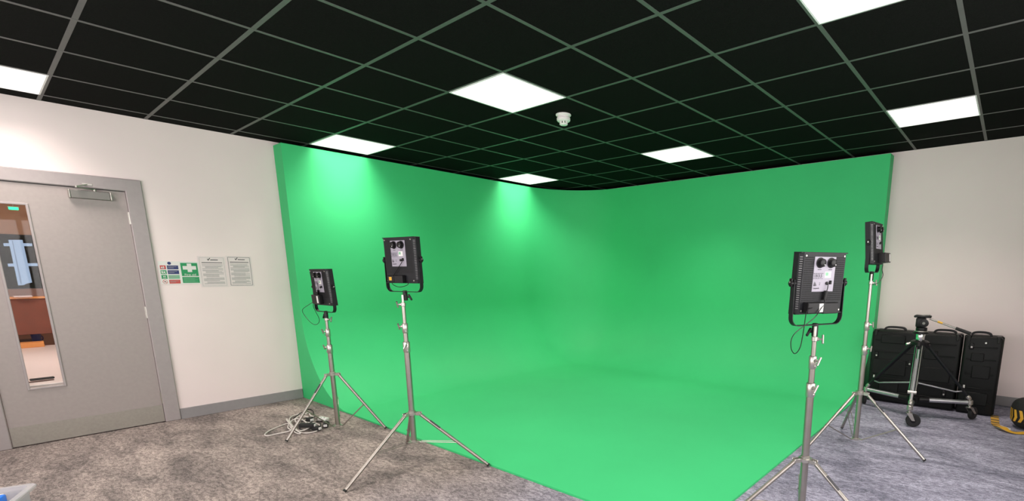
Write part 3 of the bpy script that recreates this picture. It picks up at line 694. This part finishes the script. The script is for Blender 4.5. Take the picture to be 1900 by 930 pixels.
tagc.parent = case2; tagc.matrix_parent_inverse = Matrix.Translation(-Vector(case2.location))

# ------------------------------------------------------------------ dolly and tripod
DC = Vector((5.157, 5.415, 0)); ends = [Vector((4.712, 5.60, 0)), Vector((5.590, 5.60, 0)), Vector((5.180, 5.045, 0))]
t = thing('tripod_dolly', 'silver three-armed wheeled dolly on the carpet in front of the black cases', 'dolly', DC)
MB().lathe([(.03, .14), (.052, .145), (.052, .20), (.03, .205)], n=20).build('hub', 'blackp', t)
for k, e_ in enumerate(ends):
    v = e_-DC; L_ = v.length; d = v.normalized(); zA = .170; s = Vector((-d.y, d.x, 0))
    MB().cyl(d*.03+Vector((0, 0, zA)), d*.13+Vector((0, 0, zA)), .026, n=16).build('knuckle', 'blackp', t)
    arm = MB().cyl(d*.12+Vector((0, 0, zA)), d*(L_-.02)+Vector((0, 0, zA)), .0205, n=18).build('arm', 'alu', t)
    MB().lathe([(.014, -.025), (.024, -.018), (.024, .018), (.014, .025)], d*L_+Vector((0, 0, zA)), (0, 0, 1), 18).build('end_cup', 'satin', arm)
    ca = MB().cyl(d*L_+Vector((0, 0, .150)), d*L_+Vector((0, 0, .122)), .012, n=12); ca.lathe([(.02, 0), (.026, .004), (.026, .010), (.018, .012)], d*L_+Vector((0, 0, .118)), n=16)
    ca = ca.build('caster', 'satin', t)
    off = (Vector((.035, .008, 0)) if k == 2 else Vector((.028, .060, 0)) if k == 1 else Vector((-.02, .06, 0)))
    pw = d*L_+off+Vector((0, 0, .058)); wd = Vector((off.y, -off.x, 0)).normalized()
    fk = MB()
    for q in (-1, 1):
        a = d*L_+wd*q*.021+Vector((0, 0, .122)); b_ = pw+wd*q*.021; u_ = off.normalized()*.018
        fk.add([a-u_*1.2, a+u_*1.2, b_+u_*.7, b_-u_*.7, a-u_*1.2+wd*q*.003, a+u_*1.2+wd*q*.003, b_+u_*.7+wd*q*.003, b_-u_*.7+wd*q*.003], [(0, 1, 2, 3), (7, 6, 5, 4), (0, 4, 5, 1), (1, 5, 6, 2), (2, 6, 7, 3), (3, 7, 4, 0)])
    fk.build('fork', 'satin', ca, 0)
    MB().lathe([(.030, -.017), (.052, -.016), (.058, -.010), (.058, .010), (.052, .016), (.030, .017)], pw, wd, 28).build('wheel', 'rubber', ca)
    MB().lathe([(.008, -.020), (.022, -.018), (.022, .018), (.008, .020)], pw, wd, 16).build('wheel_hub', 'blackp', ca)
t = thing('camera_tripod', 'chrome and black camera tripod with fluid head standing on the dolly', 'tripod', DC)
Z0 = .70
MB().lathe([(.045, -.012), (.075, -.008), (.078, .018), (.060, .030)], (0, 0, Z0), n=24).build('crown', 'blackp', t)
MB().lathe([(.036, 0), (.038, .004), (.038, .060), (.036, .064)], (0, 0, Z0+.028), n=24).build('neck', 'chrome', t)
MB().lathe([(.05, 0), (.066, .004), (.066, .014), (.05, .020)], (0, 0, Z0+.092), n=24).build('bowl', 'blackp', t)
MB().lathe([(.05, 0), (.055, .002), (.055, .008), (.045, .010)], (0, 0, Z0+.112), n=24).build('bowl_ring', 'satin', t)
MB().lathe([(.040, 0), (.046, .004), (.046, .030), (.038, .034)], (0, 0, Z0+.120), n=24).build('pan_base', 'blackp', t)
hd = MB().box((-.01, 0, Z0+.198), (.075, .09, .085), .010, seg=2); hd.box((.0, 0, Z0+.252), (.135, .075, .020), .005)
hd = hd.build('fluid_head', 'blackp', t)
MB().lathe([(.028, 0), (.036, .004), (.036, .016), (.026, .018)], (.02, -.045, Z0+.195), (.2, -1, 0), 20).build('tilt_drum', 'blackp', hd)
MB().cyl((.02, -.063, Z0+.195), (.02, -.068, Z0+.195), .012, n=14).build('drum_cap', 'closer', hd)
MB().box((.0, 0, Z0+.265), (.11, .06, .006), .002).build('camera_plate', 'closer', hd)
p0, p1 = Vector((.055, 0, Z0+.235)), Vector((.375, 0, Z0+.120))
pan = MB().cyl(p0, p0+(p1-p0)*.72, .0085, n=12).build('pan_bar', 'satin', t)
MB().cyl(p0+(p1-p0)*.64, p1, .014, .015, n=12).build('grip', 'rubber', pan)
MB().cyl(p0+(p1-p0)*.20, p0+(p1-p0)*.32, .0092, n=12).build('yellow_band', 'yellow', pan)
MB().cyl((-.07, -.01, Z0), (-.105, -.03, Z0-.01), .012, n=12).build('lock_knob', 'satin', t)
for k, e_ in enumerate(ends):
    v = e_-DC; d = v.normalized(); s = Vector((-d.y, d.x, 0)); a = d*.055+Vector((0, 0, Z0)); b_ = d*(v.length-.002)+Vector((0, 0, .196))
    dl = (b_-a).normalized(); Ln = (b_-a).length
    m1, m2 = ('chrome', 'alu') if k == 2 else ('black', 'black')
    lg = MB()
    for q in (-1, 1): lg.cyl(a+s*q*.020, a+s*q*.020+dl*Ln*.80, .0105, n=14)
    lg = lg.build('leg', m1, t)
    MB().cyl(a+dl*Ln*.25, b_, .0135, n=14).build('inner_tube', m2, lg)
    MB().box((0, 0, 0), (.030, .066, .05), .005, mx=Matrix.Translation(a+dl*.012) @ dl.to_track_quat('Z', 'X').to_matrix().to_4x4() @ Matrix.Rotation(math.atan2(s.y, s.x)-PI/2, 4, 'Z')).build('leg_joint', 'blackp', lg)
    MB().cyl(a+dl*Ln*.80-s*.034, a+dl*Ln*.80+s*.034, .016, n=12).build('leg_clamp', 'satin' if k == 2 else 'blackp', lg)
    MB().lathe([(.012, 0), (.017, .006), (.019, .03), (.012, .05)], b_, -dl, 14).build('leg_foot', 'satin', lg)
    mid = a+dl*Ln*.84; hubp = Vector((0, 0, .330))
    pk = mid-d*.06+Vector((0, 0, .0 if k != 2 else 0))
    MB().cyl(hubp+d*.02, pk+Vector((0, 0, -.012)), .0075, n=10).cyl(pk+Vector((0, 0, -.012)), mid, .0075, n=10).build('spreader_rod', 'alu', t)
    if k < 2: MB().cyl(mid, mid+Vector((0, -.004, .055)), .0075, n=10).build('clamp_lever', 'white', lg)
MB().lathe([(.015, -.02), (.026, -.016), (.026, .016), (.015, .02)], (0, 0, .330), n=18).build('spreader_hub', 'closer', t)
MB().cyl((0, 0, .33), (0, 0, Z0-.01), .014, n=14).build('centre_column', 'alu', t)

# ------------------------------------------------------------------ hazard tape, card, bag
def ribbon(pts, wd, name, m, parent=None):
    vs = []; P = [Vector(p) for p in pts]
    for i, p in enumerate(P):
        a = (P[min(i+1, len(P)-1)]-P[max(i-1, 0)]); s = Vector((-a.y, a.x, 0)).normalized()*wd/2
        vs += [p-s, p+s, p+s+Vector((0, 0, .0012)), p-s+Vector((0, 0, .0012))]
    n = len(P); fs = [(i*4+k, i*4+(k+1) % 4, (i+1)*4+(k+1) % 4, (i+1)*4+k) for i in range(n-1) for k in range(4)]+[(3, 2, 1, 0), (n*4-4, n*4-3, n*4-2, n*4-1)]
    return MB().add(vs, fs).build(name, m, parent, 0)
cdp = [fl(1842, 791, .001), fl(1871, 802, .001), fl(1876, 796, .001), fl(1847, 786, .001)]
tag(MB().prism([(p.x, p.y) for p in cdp], .001, .003).build('card', 'white', None, 0), 'small white card under the hazard tape on the carpet', 'card')
tp = spline([fl(1845.5, 771, .004), fl(1846, 780, .004), fl(1848, 788.5, .005), fl(1860, 793, .03), fl(1874, 801, .012), fl(1888, 804, .006), fl(1903, 803.5, .006), fl(1920, 802, .006)], 8)
tape = tag(ribbon(tp, .062, 'hazard_tape', 'yellow'), 'yellow and black striped hazard tape curling along the carpet beside the case', 'tape')
for k in range(0, 30):
    i = int(k*len(tp)/30); 
    if k % 2 == 0 and i < len(tp)-2 and k < 9:
        p = tp[i]; a = (tp[i+1]-p).normalized(); s = Vector((-a.y, a.x, 0))*.0312
        sh_ = a*.030; z_ = Vector((0, 0, .0016))
        MB().add([p-s+z_, p+s+z_+sh_*.4, p+s+z_+sh_*1.4, p-s+z_+sh_], [(0, 1, 2, 3)]).build('stripe', 'ink', tape, 0)
bc = Vector((6.04, 5.62, 0)); rx, ry, rz_ = .155, .14, .135
b = MB(); nu, nv = 28, 16; vs = []; fs = []
def bagpt(u, v, g=0.0):
    a = 2*PI*u; e_ = -PI/2+PI*v; sg = lambda c, p: math.copysign(abs(c)**p, c)
    x = (rx+g)*sg(math.cos(e_), .6)*sg(math.cos(a), .9); y = (ry+g)*sg(math.cos(e_), .6)*sg(math.sin(a), .9); z = .136+(rz_+g)*sg(math.sin(e_), .75)
    wv = 1+.03*math.sin(3*a+1)+.02*math.sin(7*a)
    return Vector((x*wv, y*wv, max(.001, z)))
for i in range(nv+1):
    for k in range(nu): vs.append(bagpt(k/nu, .02+.96*i/nv))
for i in range(nv):
    for k in range(nu): fs.append((i*nu+k, i*nu+(k+1) % nu, (i+1)*nu+(k+1) % nu, (i+1)*nu+k))
fs += [tuple(range(nu-1, -1, -1)), tuple(range(nv*nu, (nv+1)*nu))]
bag = thing('bag', 'black soft bag with yellow hazard chevrons on the carpet by the white wall', 'bag', bc)
MB().add(vs, fs).build('bag_body', 'fabric', bag)
def bagpatch(u0, u1, v0, v1, sk_, m, name, g=.003):
    n1, n2 = 6, 6; vs = [bagpt(u0+(u1-u0)*i/n1+sk_*j/n2, v0+(v1-v0)*j/n2, g) for j in range(n2+1) for i in range(n1+1)]
    MB().add(vs, [(j*(n1+1)+i, j*(n1+1)+i+1, (j+1)*(n1+1)+i+1, (j+1)*(n1+1)+i) for j in range(n2) for i in range(n1)]).build(name, m, bag)
for k in range(7):
    bagpatch(.50+k*.050, .526+k*.050, .38, .47, .02, 'yellow', 'chevron'); bagpatch(.52+k*.050, .546+k*.050, .47, .56, -.02, 'yellow', 'chevron')
bagpatch(.42, .95, .73, .745, .0, 'rubber', 'seam')

# ------------------------------------------------------------------ storage tub, lower left of the view
ta = math.atan2(-.345, .938)
tub = thing('storage_tub', 'open translucent plastic storage tub holding something bright blue', 'storage box', (0, 0, 0), ta)
ax = Vector((math.cos(ta), math.sin(ta), 0)); ay = Vector((-ax.y, ax.x, 0)); corner = Vector((2.158, .128, 0))
LX, LY, TH = .40, .58, .35
tub.location = corner+ax*LX/2-ay*LY/2
def rr(lx, ly, r, z, n=5):
    out = []
    for cx_, cy_, a0 in ((lx/2-r, ly/2-r, 0), (-lx/2+r, ly/2-r, PI/2), (-lx/2+r, -ly/2+r, PI), (lx/2-r, -ly/2+r, 1.5*PI)):
        for k in range(n+1):
            a = a0+k*PI/2/n; out.append(Vector((cx_+r*math.cos(a), cy_+r*math.sin(a), z)))
    return out
def loft(rings, cap0=True, cap1=False):
    n = len(rings[0]); fs = [(i*n+k, i*n+(k+1) % n, (i+1)*n+(k+1) % n, (i+1)*n+k) for i in range(len(rings)-1) for k in range(n)]
    if cap0: fs.append(tuple(range(n-1, -1, -1)))
    if cap1: fs.append(tuple(range((len(rings)-1)*n, len(rings)*n)))
    return MB().add([v for r in rings for v in r], fs)
loft([rr(LX-.07, LY-.07, .03, .002), rr(LX-.045, LY-.045, .03, TH-.02), rr(LX-.050, LY-.050, .03, TH-.02), rr(LX-.075, LY-.075, .03, .006)], True, True).build('tub_wall', 'tub', tub)
loft([rr(LX-.046, LY-.046, .03, TH-.02), rr(LX-.005, LY-.005, .035, TH-.016), rr(LX, LY, .036, TH-.004), rr(LX-.006, LY-.006, .035, TH), rr(LX-.050, LY-.050, .03, TH), rr(LX-.052, LY-.052, .03, TH-.02)], False, False).build('tub_rim', 'tub', tub)
hb = MB(); hb.box((-LX/2+.03, LY/2-.16, TH-.03), (.006, .10, .012), .002).build('handle_slot', 'white', tub)
pb = fl(12, 916, .352)+ax*.035-ay*.080
bl = thing('blue_pouch', 'bright blue folded plastic item inside the translucent tub', 'pouch', (pb.x, pb.y, .008), ta)
MB().box((0, 0, .172), (.07, .16, .344), .008, seg=2).build('pouch_body', 'blue', bl)
MB().box((0, 0, .346), (.03, .12, .010), .004).build('pouch_flap', 'blue', bl)

# ------------------------------------------------------------------ the office seen through the door glass
OX = -4.9; OY0, OY1 = -1.4, 2.6
struct(MB().box((OX-.05, (OY0+OY1)/2, H/2), (.1, OY1-OY0+.2, H)).build('wall_office_far', 'peach', smooth=0))
struct(MB().box(((OX+XL-T)/2, OY0-.05, H/2), (XL-T-OX, .1, H)).build('wall_office_left', 'peach', smooth=0))
struct(MB().box(((OX+XL-T)/2, OY1+.05, H/2), (XL-T-OX, .1, H)).build('wall_office_right', 'peach', smooth=0))
struct(MB().box(((OX+XL-T)/2, (OY0+OY1)/2, H+.05), (XL-T-OX, OY1-OY0, .1)).build('ceiling_office', 'peach', smooth=0))
for yy in (-.3, 1.5):
    t = thing('ceiling_light', 'lit square ceiling panel in the office behind the door', 'ceiling light', (-1.9, yy, H-.001), 0, 'office ceiling panels')
    MB().box((0, 0, -.006), (.60, .60, .012), .002).build('light_frame', 'panelframe', t, 0); MB().box((0, 0, -.013), (.57, .57, .004)).build('diffuser', 'officepanel', t, 0)
def pl_(px, py, X): return on_axis(px, py, 0, X)
# wall screen
XS = OX+.06; za = pl_(50, 436, XS).z; zb = pl_(75, 536, XS).z
scn = thing('wall_screen', 'dark wall screen showing a pale blue upright shape, seen through the door glass', 'screen', (OX, .55, zb))
MB().box((.025, 0, (za-zb)/2), (.05, 1.55, za-zb), .006).build('bezel', 'blackp', scn, 0)
MB().box((.051, 0, (za-zb)/2), (.004, 1.51, za-zb-.03)).build('display', 'screen', scn, 0)
def sshape(pp, m, name, x):
    P = [pl_(px/4.89, 370+py/4.89, XS)-Vector((OX, .55, zb)) for px, py in pp]
    MB().add([(x, p.y, p.z) for p in P], [tuple(range(len(P)))]).build(name, m, scn, 0)
sshape([(75, 368), (205, 368), (292, 755), (240, 765), (215, 780), (165, 780)], 'screenimg', 'pale_upright', .0545)
sshape([(108, 375), (116, 375), (200, 765), (186, 770)], 'screenimg2', 'upright_shadow', .0550)
for pp in ([(28, 398), (90, 398), (95, 425), (35, 425)], [(205, 398), (290, 400), (294, 425), (212, 425)], [(68, 583), (130, 583), (135, 610), (75, 610)], [(250, 580), (340, 580), (345, 606), (258, 606)]): sshape(pp, 'screenimg', 'pale_bar', .0545)
# ledge, panel, table
XP = -3.75; zt = pl_(75, 551, XP).z; zbm = pl_(75, 620, XP).z
unit = thing('sideboard', 'red-brown sideboard with a pale wooden top behind the low white table', 'sideboard', (XP-.22, .55, 0))
MB().box((.005, 0, (zt+zbm)/2-.01), (.42, 1.6, zt-zbm-.02), .004).build('carcass', 'redwood', unit, 0)
MB().box((.01, 0, zt-.008), (.45, 1.64, .024), .003).build('top_board', 'orange', unit, 0)
MB().box((-.06, 0, zt+.05), (.2, 1.5, .092), .004).build('back_ledge', 'brownsill', unit, 0)
for s in (-1, 1):
    for q in (-1, 1): MB().box((q*.17, s*.75, zbm/2), (.04, .04, zbm), .003).build('leg', 'brownsill', unit, 0)
p = pl_(30, 554, XP+.1)
tag(MB().box((XP-.02, p.y+.06, zt+.0115), (.21, .15, .012), .002).build('papers', 'paper', None, 0), 'thin stack of papers on the sideboard behind the door glass', 'papers')
ZT2 = .45
tb = thing('low_table', 'long low white table seen through the door glass', 'table', (-2.0, .42, 0))
MB().box((0, 0, ZT2-.015), (3.28, 1.1, .03), .004).build('table_top', 'tablew', tb, 0)
for s in (-1, 1):
    for q in (-1, 1): MB().cyl((s*1.42, q*.45, 0), (s*1.42, q*.45, ZT2-.028), .02, n=12).build('leg', 'satin', tb)
mp = fl(69.5, 636, ZT2); px_m = (fl(76, 636, ZT2)-fl(62.5, 636, ZT2)).length/2
mg = thing('mug', 'blue mug on the low white table behind the door glass', 'mug', (mp.x, mp.y, ZT2))
MB().lathe([(px_m*.80, 0), (px_m*.84, .004), (px_m, px_m*2.35), (px_m*.92, px_m*2.35), (px_m*.78, .012)], n=24).build('mug_body', 'mug', mg)
MB().tube([(0+px_m*.9*math.cos(2.2), px_m*.9*math.sin(2.2), .03+px_m*.2)]+[(math.cos(2.2)*(px_m+px_m*.55*math.sin(k*PI/6)), math.sin(2.2)*(px_m+px_m*.55*math.sin(k*PI/6)), px_m*1.15-px_m*.7*math.cos(k*PI/6)) for k in range(1, 6)]+[(px_m*.9*math.cos(2.2), px_m*.9*math.sin(2.2), px_m*1.9)], px_m*.12, 8).build('mug_handle', 'mug', mg)
q0, q1 = fl(41, 647, ZT2), fl(83, 643, ZT2)
ob = MB().box((0, 0, .03), (.16, (q1-q0).length, .06), .004).build('orange_box', 'orange', None, 0); ob.location = ((q0.x+q1.x)/2-.07, (q0.y+q1.y)/2, ZT2); ob.rotation_euler = (0, 0, -.05)
tag(ob, 'flat orange box beside the blue mug on the low table', 'box')
q0 = fl(52, 637, ZT2); ob = MB().box((0, 0, .02), (.20, .30, .04), .006).build('folder', 'brownsill', None, 0); ob.location = (q0.x-.10, q0.y-.10, ZT2); tag(ob, 'mauve folder lying behind the orange box on the low table', 'folder')
ob = thing('stapler', 'dark stapler on the near end of the low white table', 'stapler', fl(76, 708, ZT2), .05)
MB().box((0, 0, .004), (.030, .15, .008), .002).build('stapler_base', 'brownsill', ob, 0)
MB().box((0, .01, .022), (.026, .14, .018), .005).build('stapler_arm', 'dark', ob, 0)
ep = pl_(25, 387, OX+.35)
ex = thing('exit_sign', 'small green lit exit light under the office ceiling behind the door glass', 'exit sign', (ep.x, ep.y, ep.z))
MB().box((0, 0, 0), (.03, .085, .034), .004).build('sign_face', 'exit', ex, 0)
MB().box((-.005, 0, .022), (.05, .10, .010), .003).build('sign_housing', 'white', ex, 0)
MB().cyl((0, 0, .025), (0, 0, H-ep.z), .006, n=8).build('hanger', 'white', ex)
